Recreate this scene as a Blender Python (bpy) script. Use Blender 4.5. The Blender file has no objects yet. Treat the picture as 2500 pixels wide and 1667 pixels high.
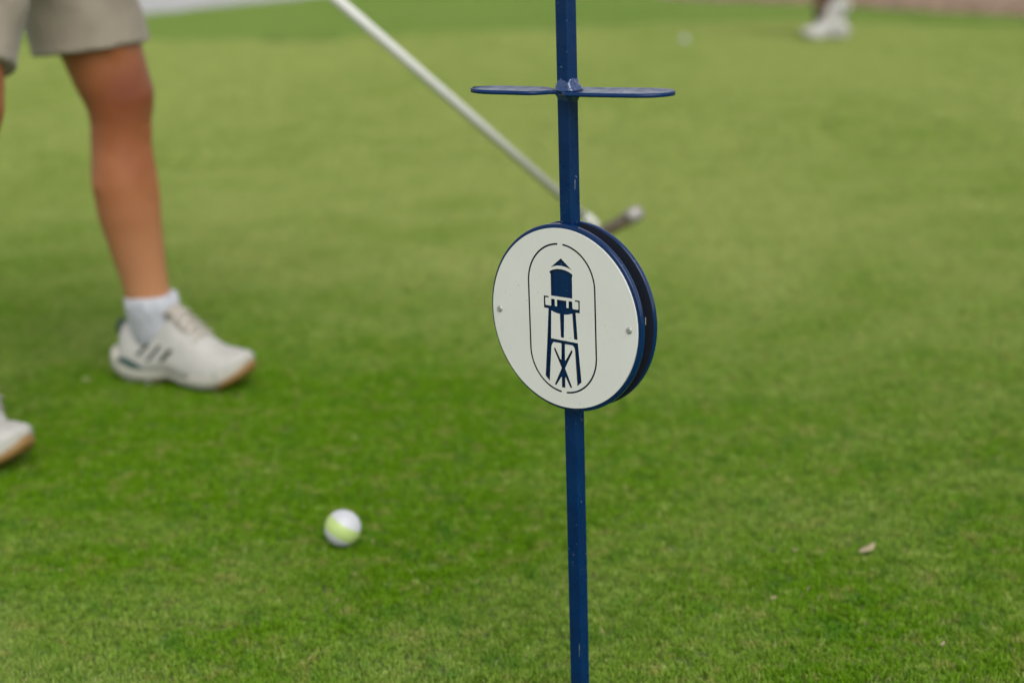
import bpy, bmesh, math, random
import numpy as np
from math import sin, cos, pi, radians, atan
from mathutils import Vector, Matrix, Euler
random.seed(7); rng = np.random.default_rng(11)
S = bpy.context.scene
COL = S.collection

# ------------------------------------------------------------------ camera
CAM_H = 0.694
PITCH = 15.139; ROLL = 1.45
cam_d = bpy.data.cameras.new('camera'); cam = bpy.data.objects.new('camera', cam_d); COL.objects.link(cam); S.camera = cam
cam_d.sensor_width = 36; cam_d.lens = 3820 / 2500 * 36
th, rh = radians(PITCH), radians(ROLL)
R0 = Vector((1, 0, 0)); F0 = Vector((0, cos(th), -sin(th))); U0 = Vector((0, sin(th), cos(th)))
Rr = R0 * cos(rh) - U0 * sin(rh); Ur = R0 * sin(rh) + U0 * cos(rh)
m = Matrix.Identity(4)
for i in range(3):
    m[i][0] = Rr[i]; m[i][1] = Ur[i]; m[i][2] = -F0[i]
m[2][3] = CAM_H
cam.matrix_world = m
cam_d.clip_start = 0.02; cam_d.clip_end = 2000
cam_d.dof.use_dof = True; cam_d.dof.focus_distance = 1.285; cam_d.dof.aperture_fstop = 3.5
cam_d.dof.aperture_blades = 9

# ------------------------------------------------------------------ world, sun, exposure
W = bpy.data.worlds.new('World'); S.world = W; W.use_nodes = True
wn = W.node_tree; wn.nodes.clear()
SUN_EL, SUN_AZ = 48, 160     # azimuth clockwise from +Y: the veiled sun stands behind the camera
sky = wn.nodes.new('ShaderNodeTexSky'); sky.sky_type = 'NISHITA'; sky.sun_disc = False
sky.sun_elevation = radians(SUN_EL); sky.sun_rotation = radians(SUN_AZ)
sky.air_density = 1.0; sky.dust_density = 1.2; sky.ozone_density = 1.0
hs = wn.nodes.new('ShaderNodeHueSaturation'); hs.inputs['Saturation'].default_value = 0.12
bg = wn.nodes.new('ShaderNodeBackground'); bg.inputs['Strength'].default_value = 0.15
wo = wn.nodes.new('ShaderNodeOutputWorld')
wn.links.new(sky.outputs[0], hs.inputs['Color']); wn.links.new(hs.outputs[0], bg.inputs[0]); wn.links.new(bg.outputs[0], wo.inputs[0])
sun_d = bpy.data.lights.new('sun', 'SUN'); sun = bpy.data.objects.new('sun', sun_d); COL.objects.link(sun)
sun_d.energy = 1.5; sun_d.angle = radians(42); sun_d.color = (1, .96, .9)
a, e = radians(SUN_AZ), radians(SUN_EL)
sdir = Vector((sin(a) * cos(e), cos(a) * cos(e), sin(e)))
sun.rotation_euler = sdir.to_track_quat('Z', 'Y').to_euler()
S.view_settings.view_transform = 'Standard'; S.view_settings.look = 'None'
S.view_settings.exposure = 0.36; S.view_settings.gamma = 1.0
S.view_settings.use_curve_mapping = False
S.render.engine = 'CYCLES'

# ------------------------------------------------------------------ helpers
def tag(o, label=None, cat=None, group=None, kind=None):
    for k, v in (('label', label), ('category', cat), ('group', group), ('kind', kind)):
        if v: o[k] = v
    return o
def thing(name, loc, label, cat, group=None):
    o = bpy.data.objects.new(name, None); COL.objects.link(o); o.location = loc; o.empty_display_size = .05
    return tag(o, label, cat, group)
def obj(name, me, mat, parent=None, smooth=True, label=None):
    o = bpy.data.objects.new(name, me); COL.objects.link(o)
    if mat and not me.materials: me.materials.append(mat)
    if parent:
        o.parent = parent
    if smooth:
        me.polygons.foreach_set('use_smooth', [True] * len(me.polygons))
    if label: o['label'] = label
    return o
def mesh(name, v, f):
    me = bpy.data.meshes.new(name); me.from_pydata([tuple(p) for p in v], [], f); me.update(); return me
def bm_mesh(name, bm):
    me = bpy.data.meshes.new(name); bm.normal_update(); bm.to_mesh(me); bm.free(); return me
def rel(v, parent):            # world points -> the parent's frame (parents here are unrotated empties)
    l = Vector(parent.location); return [Vector(p) - l for p in v]
def loft(rings, closed=True):
    """rings: list of equal-length point lists; capped both ends."""
    n = len(rings[0]); v = [p for r in rings for p in r]; f = []
    for i in range(len(rings) - 1):
        for j in range(n):
            k = (j + 1) % n
            f.append((i * n + j, i * n + k, (i + 1) * n + k, (i + 1) * n + j))
    if closed:
        f.append(tuple(range(n))[::-1]); b = (len(rings) - 1) * n; f.append(tuple(b + j for j in range(n)))
    return v, f
def frames(pts, hint):
    out = []
    for i, p in enumerate(pts):
        t = (pts[min(i + 1, len(pts) - 1)] - pts[max(i - 1, 0)]).normalized()
        a = (hint - t * hint.dot(t)).normalized(); b = t.cross(a)
        out.append((a, b, t))
    return out
def interp(tab, t):
    for i in range(len(tab) - 1):
        if t <= tab[i + 1][0]:
            u = (t - tab[i][0]) / (tab[i + 1][0] - tab[i][0]); u = u * u * (3 - 2 * u) * .4 + u * .6
            return [x * (1 - u) + y * u for x, y in zip(tab[i][1:], tab[i + 1][1:])]
    return list(tab[-1][1:])
def tube(pts, rads, hint=(0, 1, 0), n=20):
    """pts Vectors, rads list of r or (ra, rb) (ra along hint)."""
    pts = [Vector(p) for p in pts]; fr = frames(pts, Vector(hint)); rings = []
    for p, r, (a, b, t) in zip(pts, rads, fr):
        ra, rb = r if isinstance(r, (tuple, list)) else (r, r)
        rings.append([p + a * ra * cos(2 * pi * j / n) + b * rb * sin(2 * pi * j / n) for j in range(n)])
    return loft(rings)
def sphere(c, r, seg=20):
    rx, ry, rz = r if isinstance(r, (tuple, list)) else (r, r, r); c = Vector(c)
    rings = []
    for i in range(1, seg):
        ph = pi * i / seg
        rings.append([c + Vector((rx * sin(ph) * cos(2 * pi * j / seg), ry * sin(ph) * sin(2 * pi * j / seg), rz * cos(ph))) for j in range(seg)])
    return loft(rings)
def cat(*parts):
    V, Fc = [], []
    for v, f in parts:
        o = len(V); V += list(v); Fc += [tuple(i + o for i in q) for q in f]
    return V, Fc
def remesh(name, vf, voxel, smooth=4, factor=.6):
    me = mesh(name + '_raw', *vf); bm = bmesh.new(); bm.from_mesh(me)
    bmesh.ops.recalc_face_normals(bm, faces=bm.faces); bm.to_mesh(me); bm.free()
    o = bpy.data.objects.new('tmp', me); COL.objects.link(o)
    r = o.modifiers.new('r', 'REMESH'); r.mode = 'VOXEL'; r.voxel_size = voxel
    s = o.modifiers.new('s', 'SMOOTH'); s.iterations = smooth; s.factor = factor
    bpy.context.view_layer.update()
    out = bpy.data.meshes.new_from_object(o.evaluated_get(bpy.context.evaluated_depsgraph_get()))
    out.name = name
    bpy.data.objects.remove(o); bpy.data.meshes.remove(me)
    return out
def rbox(sx, sy, sz, bev, seg=2):
    bm = bmesh.new(); bmesh.ops.create_cube(bm, size=1)
    bmesh.ops.scale(bm, vec=(sx, sy, sz), verts=bm.verts)
    if bev: bmesh.ops.bevel(bm, geom=bm.edges[:], offset=bev, segments=seg, affect='EDGES', profile=.6)
    return bm
def lathe(profile, n=64):
    """profile (r, z) from the axis outward and back; revolved about z."""
    v, f = [], []
    idx = []
    for r, z in profile:
        if r < 1e-7:
            idx.append([len(v)] * n); v.append((0, 0, z))
        else:
            idx.append(list(range(len(v), len(v) + n))); v += [(r * cos(2 * pi * j / n), r * sin(2 * pi * j / n), z) for j in range(n)]
    for i in range(len(idx) - 1):
        for j in range(n):
            k = (j + 1) % n
            q = []
            for w in (idx[i][j], idx[i][k], idx[i + 1][k], idx[i + 1][j]):
                if w not in q: q.append(w)
            if len(q) > 2: f.append(tuple(q[::-1]))
    return v, f

# ------------------------------------------------------------------ materials
class NT:
    def __init__(s, name):
        s.m = bpy.data.materials.new(name); s.m.use_nodes = True; s.t = s.m.node_tree; s.t.nodes.clear()
        s.o = s.n('ShaderNodeOutputMaterial'); s.b = s.n('ShaderNodeBsdfPrincipled'); s.l(s.b.outputs[0], s.o.inputs[0])
    def n(s, ty, **k):
        x = s.t.nodes.new(ty)
        for a, v in k.items(): setattr(x, a, v)
        return x
    def l(s, a, b): s.t.links.new(a, b)
    def set(s, **k):
        for a, v in k.items(): s.b.inputs[a.replace('_', ' ')].default_value = v
    def val(s, x, sock):
        if isinstance(x, (int, float)): sock.default_value = x
        elif isinstance(x, (tuple, list)): sock.default_value = tuple(x) if len(x) == len(sock.default_value) else tuple(x) + (1,)
        else: s.l(x, sock)
    def noise(s, scale, detail=3, rough=.5, vec=None, stretch=None):
        x = s.n('ShaderNodeTexNoise'); x.inputs['Scale'].default_value = scale; x.inputs['Detail'].default_value = detail; x.inputs['Roughness'].default_value = rough
        v = vec or s.coord()
        if stretch:
            mp = s.n('ShaderNodeMapping'); mp.inputs['Scale'].default_value = stretch; s.l(v, mp.inputs[0]); v = mp.outputs[0]
        s.l(v, x.inputs['Vector']); return x.outputs['Fac']
    def coord(s):
        if not hasattr(s, '_c'): s._c = s.n('ShaderNodeTexCoord').outputs['Object']
        return s._c
    def pos(s):
        if not hasattr(s, '_p'): s._p = s.n('ShaderNodeNewGeometry').outputs['Position']
        return s._p
    def ramp(s, x, a, b, lo=0., hi=1.):
        r = s.n('ShaderNodeMapRange'); s.l(x, r.inputs[0])
        for i, v in zip((1, 2, 3, 4), (a, b, lo, hi)): r.inputs[i].default_value = v
        return r.outputs[0]
    def mix(s, f, a, b, mode='MIX'):
        x = s.n('ShaderNodeMix', data_type='RGBA', blend_type=mode)
        s.val(f, x.inputs[0]); s.val(a, x.inputs[6]); s.val(b, x.inputs[7]); return x.outputs[2]
    def math(s, op, a, b=0., c=None):
        x = s.n('ShaderNodeMath', operation=op); s.val(a, x.inputs[0]); s.val(b, x.inputs[1])
        if c is not None: s.val(c, x.inputs[2])
        return x.outputs[0]
    def bump(s, h, strength=.3, dist=.001):
        x = s.n('ShaderNodeBump'); x.inputs['Strength'].default_value = strength; x.inputs['Distance'].default_value = dist
        s.l(h, x.inputs['Height']); s.l(x.outputs[0], s.b.inputs['Normal']); return x
    def base(s, c): s.val(c, s.b.inputs['Base Color'])

def simple(name, c, rough=.6, var=.15, scale=60, bump=0., bscale=400, **k):
    t = NT(name); f = t.noise(scale, 4)
    t.base(t.mix(t.ramp(f, .3, .7), tuple(x * (1 - var) for x in c), tuple(min(1, x * (1 + var)) for x in c)))
    t.set(Roughness=rough, **k)
    if bump: t.bump(t.noise(bscale, 2), bump, .001)
    return t.m

def blue_paint(name='blue_paint', worn=1.0, coat=.2, ro=(.22, .42)):
    t = NT(name)
    base = t.mix(t.ramp(t.noise(35, 4), .35, .65), (.0001, .0165, .073), (.0001, .022, .090))
    chip = t.ramp(t.noise(420, 2, .6), .735 - .012 * worn, .75 - .012 * worn)
    area = t.ramp(t.noise(28, 3), .48, .6)
    scr = t.ramp(t.noise(260, 2, .5, stretch=(1, 1, .08)), .715, .735)
    msk = t.math('MULTIPLY', t.math('MAXIMUM', chip, scr), area)
    t.base(t.mix(msk, base, (.32, .36, .38)))
    t.l(t.ramp(t.noise(90, 4), .3, .7, *ro), t.b.inputs['Roughness'])
    t.set(Coat_Weight=coat, Coat_Roughness=.06, Specular_IOR_Level=.2)
    t.bump(t.noise(160, 3), .18, .0006)
    return t.m
M = {}
M['blue'] = blue_paint()
M['gloss'] = blue_paint('glossy_blue_paint', 2.0, .08, (.25, .45))
M['rim'] = blue_paint('worn_blue_paint', 2.2, .4, (.18, .35))
def white_paint():
    t = NT('white_plate_paint')
    base = t.mix(t.ramp(t.noise(20, 4), .3, .7), (.665, .665, .63), (.705, .705, .67))
    sm = t.ramp(t.noise(170, 3, .6, stretch=(1, 1, 1)), .66, .74); ar = t.ramp(t.noise(30, 2), .52, .62)
    s2 = t.ramp(t.noise(420, 2), .70, .74)
    msk = t.math('MULTIPLY', t.math('MAXIMUM', t.math('MULTIPLY', sm, .6), t.math('MULTIPLY', s2, .8)), ar)
    t.base(t.mix(msk, base, (.22, .23, .22)))
    t.set(Roughness=.45); t.bump(t.noise(300, 3), .04, .0004); return t.m
M['white'] = white_paint()
M['screw'] = simple('screw_metal', (.42, .42, .40), .35, .1, Metallic=.5)
M['dark'] = simple('dark_recess', (.01, .01, .01), .8)
M['chip'] = simple('bare_chip', (.5, .52, .5), .6)

# ---- grass shading: one colour recipe in world space shared by blades and soil below
LUSH = (.165, .345, .003); PALE = (.52, .59, .19); STRAW = (.60, .50, .26); DARKG = (.050, .155, .004)
def zone(t):
    """0 lush .. 1 pale, from grazing sheen painted in with distance plus patches of the green's turf."""
    p = t.pos(); sp = t.n('ShaderNodeSeparateXYZ'); t.l(p, sp.inputs[0]); X, Y = sp.outputs[0], sp.outputs[1]
    far = t.ramp(Y, 1.6, 3.9, .26, .95)  # paler with distance: grazing sheen put into the turf colour
    big = t.ramp(t.noise(.9, 3, .5, vec=p, stretch=(1, .35, 1)), .25, .75, -.35, .35)
    mid = t.ramp(t.noise(5, 3, .55, vec=p), .25, .75, -.28, .28)
    z = t.math('ADD', t.math('ADD', far, big), mid)
    for x, y, sx, sy, w in ((-.42, 2.15, .75, .42, -.52), (-1.15, 3.0, .65, .6, -.35), (-.08, 1.42, .30, .16, .10), (-.62, 1.42, .35, .2, .12), (-.15, 3.2, .6, .25, .25), (.66, 1.36, .26, .15, -.30), (1.6, 3.2, .5, 1.2, -.12)):
        dx = t.math('DIVIDE', t.math('SUBTRACT', X, x), sx); dy = t.math('DIVIDE', t.math('SUBTRACT', Y, y), sy)
        d = t.math('ADD', t.math('MULTIPLY', dx, dx), t.math('MULTIPLY', dy, dy))
        z = t.math('ADD', z, t.math('MULTIPLY', t.math('EXPONENT', t.math('MULTIPLY', d, -1.)), w))
    c = t.n('ShaderNodeClamp'); t.l(z, c.inputs[0]); return c.outputs[0]
def blade_mat(name, lush=LUSH, pale=PALE, dark=DARKG, straw=STRAW, straw_at=.93):
    t = NT(name)
    at = t.n('ShaderNodeAttribute'); at.attribute_name = 'tone'; tone = at.outputs['Fac']
    c = t.mix(zone(t), lush, pale)
    fine = t.noise(48, 4, .62, vec=t.pos())
    c = t.mix(t.ramp(fine, .46, .30, 0, .6), c, dark)
    c = t.mix(t.ramp(fine, .56, .72, 0, .6), c, tuple(min(1, x * 1.25 + .01) for x in pale))
    tanz = t.ramp(t.noise(26, 4, .65, vec=t.math('ADD', 0, 0) if False else t.pos(), stretch=(1, 1, 0)), .53, .66, 0, .45)
    c = t.mix(tanz, c, (.55, .45, .17))
    nearby = t.n('ShaderNodeSeparateXYZ'); t.l(t.pos(), nearby.inputs[0]); nb = t.ramp(nearby.outputs[1], 2.0, 3.6, 1, .25)
    emer = t.math('MULTIPLY', t.ramp(t.noise(19, 3, .6, vec=t.pos(), stretch=(1.1, .9, 0)), .45, .32, 0, .6), nb)
    c = t.mix(emer, c, (.065, .235, .02))
    c = t.mix(t.ramp(tone, 0, 1, 0, .45), c, tuple(x * .6 for x in lush))
    st = t.math('MULTIPLY', t.ramp(tone, straw_at, straw_at + .01), .8)
    c = t.mix(st, c, straw)
    t.base(c); t.set(Roughness=.5, Specular_IOR_Level=.15)
    # leaf translucency
    tr = t.n('ShaderNodeBsdfTranslucent'); t.l(c, tr.inputs[0])
    mx = t.n('ShaderNodeMixShader'); mx.inputs[0].default_value = .32
    t.l(t.b.outputs[0], mx.inputs[1]); t.l(tr.outputs[0], mx.inputs[2]); t.l(mx.outputs[0], t.o.inputs[0])
    return t.m
M['blade'] = blade_mat('green_blades')
M['fringe'] = blade_mat('fringe_blades', (.20, .36, .05), (.32, .46, .11), (.10, .22, .02))
def soil():
    t = NT('turf_soil'); c = t.mix(zone(t), (.09, .19, .006), (.24, .30, .08))
    t.base(t.mix(t.ramp(t.noise(120, 4, .6, vec=t.pos()), .35, .65), c, (.05, .07, .015))); t.set(Roughness=.95)
    t.bump(t.noise(250, 3, vec=t.pos()), .6, .004); return t.m
M['soil'] = soil()
def rough_ground():
    t = NT('rough_grass_ground')
    c = t.mix(t.ramp(t.noise(2.5, 5, .6, vec=t.pos()), .35, .65), (.05, .10, .018), (.10, .15, .035)); t.base(c)
    t.set(Roughness=.95); t.bump(t.noise(30, 4, vec=t.pos()), .6, .03); return t.m
M['rough'] = rough_ground()
M['path'] = simple('pale_concrete', (.37, .365, .36), .9, .08, 3, .3, 60)
M['mulch'] = simple('tan_bark_mulch', (.23, .155, .105), .95, .3, 12, .6, 60)
M['mulch_chip'] = simple('bark_chip', (.25, .165, .11), .9, .35, 9)

# ------------------------------------------------------------------ the setting: ground, green, fringe, path, bed
FR = [(-9, 8.6), (-5.5, 9.8), (-3.6, 10.15), (-2.2, 10.0), (-1.08, 9.8), (-.34, 10.1), (1.0, 10.45), (2.2, 10.2), (2.8, 9.7), (3.1, 9.1),
      (2.95, 8.0), (2.55, 6.9), (2.35, 6.2), (2.42, 5.5), (2.9, 4.7), (3.8, 3.4), (4.4, 1.5), (4.3, -1), (3, -3.5), (0, -4.5), (-4, -4.2), (-7, -2), (-9.5, 2), (-10, 6)]
def smooth_loop(P, k=6):
    out = []; n = len(P)
    for i in range(n):
        p0, p1, p2, p3 = [Vector(P[(i + d) % n]) for d in (-1, 0, 1, 2)]
        for s in range(k):
            u = s / k
            out.append(.5 * ((2 * p1) + (p2 - p0) * u + (2 * p0 - 5 * p1 + 4 * p2 - p3) * u * u + (3 * p1 - p0 - 3 * p2 + p3) * u ** 3))
    return out
GREEN = smooth_loop(FR)
GP = np.array([(p.x, p.y) for p in GREEN])
def inside(x, y, P=GP):
    c = np.zeros(np.shape(x), bool); n = len(P)
    for i in range(n):
        x1, y1 = P[i]; x2, y2 = P[(i + 1) % n]
        cond = ((y1 > y) != (y2 > y))
        xx = (x2 - x1) * (y - y1) / (y2 - y1 + 1e-12) + x1
        c ^= cond & (x < xx)
    return c
def sheet(name, P, z, mat):
    bm = bmesh.new(); vs = [bm.verts.new((p[0], p[1], z)) for p in P]; f = bm.faces.new(vs)
    bmesh.ops.triangulate(bm, faces=[f]); 
    for f in bm.faces:
        if f.normal.z < 0: f.normal_flip()
    return tag(obj(name, bm_mesh(name, bm), mat, smooth=False), kind='structure')
sheet('ground', [(600 * cos(t * pi / 24), 600 * sin(t * pi / 24)) for t in range(48)], -.012, M['rough'])
sheet('putting_green', [(p.x, p.y) for p in GREEN], -.003, M['soil'])
# pale concrete path beyond the far left of the green, with a slightly raised slab
PA = [(-1.37, 16.5), (-1.96, 15.1), (-2.9, 12.95), (-3.47, 11.4), (-4.4, 8.9), (-6.2, 5.2), (-11.5, 5.6), (-12.2, 10), (-9.5, 15), (-6.3, 21), (-3, 30), (1.5, 42), (6.5, 40), (1.8, 25)]
def slab(name, P, z0, z1, mat):
    bm = bmesh.new(); vs = [bm.verts.new((x, y, z1)) for x, y in P]; f = bm.faces.new(vs)
    if f.normal.z < 0: pass
    r = bmesh.ops.extrude_face_region(bm, geom=[f])
    bmesh.ops.translate(bm, vec=(0, 0, z0 - z1), verts=[g for g in r['geom'] if isinstance(g, bmesh.types.BMVert)])
    bmesh.ops.recalc_face_normals(bm, faces=bm.faces)
    return tag(obj(name, bm_mesh(name, bm), mat, smooth=False), kind='structure')
# path polygon stays outside the putting surface
slab('path', PA, -.03, .02, M['path'])
# bark bed on the far right: a low heaped strip with chips on it
BED = [(1.3, 13.6), (1.75, 12.75), (2.38, 12.0), (2.8, 11.0), (3.3, 10.05), (4.2, 8.6), (5.4, 7.6), (7.5, 8.5), (8, 12), (6, 15.5), (3.2, 16.2), (1.6, 15)]
bm = bmesh.new(); BL = smooth_loop(BED, 4); BPn = np.array([(p.x, p.y) for p in BL])
outer = [bm.verts.new((p.x, p.y, -.012)) for p in BL]
cx, cy = BPn.mean(0)
rings = [outer]
for s, z in ((.97, .03), (.9, .07), (.6, .10), (.3, .11)):
    rings.append([bm.verts.new((cx + (p.x - cx) * s, cy + (p.y - cy) * s, z + random.uniform(-.012, .012))) for p in BL])
for a_, b_ in zip(rings, rings[1:]):
    for i in range(len(a_)):
        j = (i + 1) % len(a_); bm.faces.new((a_[i], a_[j], b_[j], b_[i]))
bm.faces.new(rings[-1]); bmesh.ops.recalc_face_normals(bm, faces=bm.faces)
tag(obj('mulch_bed', bm_mesh('mulch_bed', bm), M['mulch']), kind='structure')
V, Fc = [], []
for _ in range(3500):
    while True:
        x, y = random.uniform(1.4, 5.5), random.uniform(8.3, 14.5)
        if inside(np.array(x), np.array(y), BPn): break
    dmin = min(((BPn - (x, y)) ** 2).sum(1)) ** .5
    z = .03 + min(.07, dmin * .12)
    R = Euler((random.uniform(-.5, .5), random.uniform(-.5, .5), random.uniform(0, 6.3))).to_matrix()
    l, w, h = random.uniform(.02, .05), random.uniform(.008, .02), random.uniform(.003, .008)
    o = len(V)
    for sx, sy, sz in ((-1, -1, -1), (1, -1, -1), (1, 1, -1), (-1, 1, -1), (-1, -1, 1), (1, -1, 1), (1, 1, 1), (-1, 1, 1)):
        V.append(Vector((x, y, z)) + R @ Vector((sx * l / 2, sy * w / 2, sz * h / 2)))
    Fc += [tuple(o + i for i in q) for q in ((3, 2, 1, 0), (4, 5, 6, 7), (0, 1, 5, 4), (1, 2, 6, 5), (2, 3, 7, 6), (3, 0, 4, 7))]
tag(obj('bark_chips', mesh('bark_chips', V, Fc), M['mulch_chip'], smooth=False), 'reddish tan bark chips heaped in the bed beyond the green', 'mulch', kind='stuff')

# ---- grass patches (meshes of tufts), set out by geometry nodes
def grass_patch(name, size, n_tuft, per, h, w, mat, seed, spread=.45, seg=2):
    g = np.random.default_rng(seed)
    n = n_tuft * per
    tc = g.uniform(-size / 2, size / 2, (n_tuft, 2)); th_ = g.uniform(.55, 1.25, n_tuft); tt = g.uniform(0, 1, n_tuft)
    ti = np.repeat(np.arange(n_tuft), per)
    base = tc[ti] + g.normal(0, .0022 * (size / .25) ** .5, (n, 2))
    ang = g.uniform(0, 2 * pi, n); lean = np.abs(g.normal(0, spread, n)) + .12
    L = h * th_[ti] * g.uniform(.6, 1.2, n); ww = w * g.uniform(.7, 1.3, n)
    d = np.stack([np.cos(ang), np.sin(ang)], 1)
    side_a = ang + pi / 2 + g.normal(0, .5, n); sd = np.stack([np.cos(side_a), np.sin(side_a)], 1)
    z0 = -.003
    v0 = np.c_[base - sd * ww[:, None] / 2, np.full(n, z0)]; v1 = np.c_[base + sd * ww[:, None] / 2, np.full(n, z0)]
    mb = base + d * (L * .55 * np.sin(lean * .6))[:, None]; mz = L * .6 * np.cos(lean * .6) + z0
    v2 = np.c_[mb - sd * ww[:, None] * .45, mz]; v3 = np.c_[mb + sd * ww[:, None] * .45, mz]
    tb = mb + d * (L * .45 * np.sin(lean * 1.5))[:, None]; tz = mz + L * .4 * np.cos(lean * 1.4)
    v4 = np.c_[tb - sd * ww[:, None] * .16, tz]; v5 = np.c_[tb + sd * ww[:, None] * .16, tz]
    V = np.stack([v0, v1, v2, v3, v4, v5], 1).reshape(-1, 3)
    b = np.arange(n)[:, None] * 6
    Fq = np.concatenate([b + np.array([[0, 1, 3, 2]]), b + np.array([[2, 3, 5, 4]])], 1).reshape(-1, 4)
    me = bpy.data.meshes.new(name)
    me.vertices.add(len(V)); me.vertices.foreach_set('co', V.ravel())
    me.loops.add(Fq.size); me.loops.foreach_set('vertex_index', Fq.ravel())
    me.polygons.add(len(Fq)); me.polygons.foreach_set('loop_start', np.arange(0, Fq.size, 4)); me.polygons.foreach_set('loop_total', np.full(len(Fq), 4))
    me.update(calc_edges=True); me.validate()
    tone = np.clip(.35 * tt[ti] + .65 * g.uniform(0, 1, n), 0, 1); at = me.attributes.new('tone', 'FLOAT', 'POINT'); at.data.foreach_set('value', np.repeat(tone, 6))
    me.materials.append(mat)
    return bpy.data.objects.new(name, me)         # a source for the nodes, not linked
def scatter(name, pts, patches, label, cat_):
    """pts: rows x, y, z, rot, scale, index"""
    me = bpy.data.meshes.new(name); P = np.array(pts)
    me.vertices.add(len(P)); me.vertices.foreach_set('co', P[:, :3].astype(np.float32).ravel())
    for nm, ty, cidx in (('rz', 'FLOAT', 3), ('sc', 'FLOAT', 4), ('idx', 'INT', 5)):
        at = me.attributes.new(nm, ty, 'POINT'); at.data.foreach_set('value', P[:, cidx].astype(np.int32 if ty == 'INT' else np.float32))
    o = bpy.data.objects.new(name, me); COL.objects.link(o)
    ng = bpy.data.node_groups.new(name, 'GeometryNodeTree'); ng.interface.new_socket('Geometry', in_out='INPUT', socket_type='NodeSocketGeometry'); ng.interface.new_socket('Geometry', in_out='OUTPUT', socket_type='NodeSocketGeometry')
    N = ng.nodes; gi = N.new('NodeGroupInput'); go = N.new('NodeGroupOutput')
    mp = N.new('GeometryNodeMeshToPoints'); ip = N.new('GeometryNodeInstanceOnPoints'); g2 = N.new('GeometryNodeGeometryToInstance')
    ng.links.new(gi.outputs[0], mp.inputs[0]); ng.links.new(mp.outputs[0], ip.inputs['Points'])
    for q in patches[::-1]:
        oi = N.new('GeometryNodeObjectInfo'); oi.inputs['Object'].default_value = q; oi.inputs['As Instance'].default_value = False
        ng.links.new(oi.outputs['Geometry'], g2.inputs[0])
    ng.links.new(g2.outputs[0], ip.inputs['Instance']); ip.inputs['Pick Instance'].default_value = True
    def attr(nm, ty):
        x = N.new('GeometryNodeInputNamedAttribute'); x.data_type = ty; x.inputs['Name'].default_value = nm; return x.outputs['Attribute']
    ng.links.new(attr('idx', 'INT'), ip.inputs['Instance Index'])
    cb = N.new('ShaderNodeCombineXYZ'); ng.links.new(attr('rz', 'FLOAT'), cb.inputs[2]); ng.links.new(cb.outputs[0], ip.inputs['Rotation'])
    ng.links.new(attr('sc', 'FLOAT'), ip.inputs['Scale']); ng.links.new(ip.outputs[0], go.inputs[0])
    o.modifiers.new('grass', 'NODES').node_group = ng
    return tag(o, label, cat_, kind='stuff')
near_p = [grass_patch('short_turf', .25, 3300, 9, .0058, .00105, M['blade'], 20 + i, .55) for i in range(4)]
far_p = [grass_patch('distant_turf', .5, 2600, 9, .010, .0028, M['blade'], 40 + i, .55) for i in range(4)]
fr_p = [grass_patch('fringe_turf', .3, 1300, 8, .020, .003, M['fringe'], 60 + i, .5) for i in range(4)]
pts = []
for iy in range(0, 60):
    for ix in range(-60, 60):
        x, y = ix * .25 + .125, iy * .25 + .125 + .6
        hw = .45 + .40 * y
        if y < 4.6 and abs(x) < hw + 2.2 and inside(np.array(x), np.array(y)):
            pts.append((x, y, 0, random.choice((0, pi / 2, pi, -pi / 2)), 1.06, random.randrange(4)))
fpts = []
for iy in range(0, 20):
    for ix in range(-20, 20):
        x, y = ix * .5 + .25, iy * .5 + .25 + 4.6
        if abs(x) < 3.2 + .42 * y and inside(np.array(x), np.array(y)):
            fpts.append((x, y, 0, random.choice((0, pi / 2, pi, -pi / 2)), 1.05, random.randrange(4)))
rpts = []
PAn = np.array(PA)
for iy in range(0, 70):
    for ix in range(-34, 30):
        x, y = ix * .25 + random.uniform(-.04, .04), iy * .25 + 3 + random.uniform(-.04, .04)
        if abs(x) > 1.2 + .45 * y: continue
        X, Y = np.array(x), np.array(y)
        if inside(X, Y) or inside(X, Y, PAn) or inside(X, Y, BPn): continue
        rpts.append((x, y, -.008, random.uniform(0, 6.3), random.uniform(.9, 1.2), random.randrange(4)))
scatter('putting_green_grass', pts, near_p, 'closely mown bright green turf around the blue marker pole', 'grass')
scatter('distant_green_grass', fpts, far_p, 'paler mown turf stretching away behind the golfer', 'grass')
scatter('fringe_grass', rpts, fr_p, 'darker longer grass band along the far edge of the green', 'grass')

# ------------------------------------------------------------------ marker pole with round sign
YAW = radians(40.78)
PL = Vector((.0422, 1.25, .3737))         # centre of the white face plate (its front face)
ur = Vector((cos(YAW), -sin(YAW), 0)); nn = Vector((-sin(YAW), -cos(YAW), 0)); vv = Vector((-.0131, 0, 1)).normalized()
ur = (ur - vv * ur.dot(vv)).normalized(); nn = ur.cross(vv); nn = -nn if nn.y > 0 else nn
base = PL - nn * .0155; base = Vector((.0500, base.y, 0))
mk = thing('hole_marker', (base.x, base.y, 0), 'blue square pole with a round white water tower sign and a flat blue lift plate', 'golf hole marker')
def place(o, origin, rot=None):
    """put a child (world coordinates) at origin with axes (ur, vv, nn)"""
    mm = Matrix.Identity(4)
    ax = rot or (ur, vv, nn)
    for i in range(3):
        for k in range(3): mm[i][k] = ax[k][i]
        mm[i][3] = origin[i] - o.parent.matrix_world.translation[i] if False else origin[i] - Vector(mk.location)[i]
    o.matrix_local = mm
    return o
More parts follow.
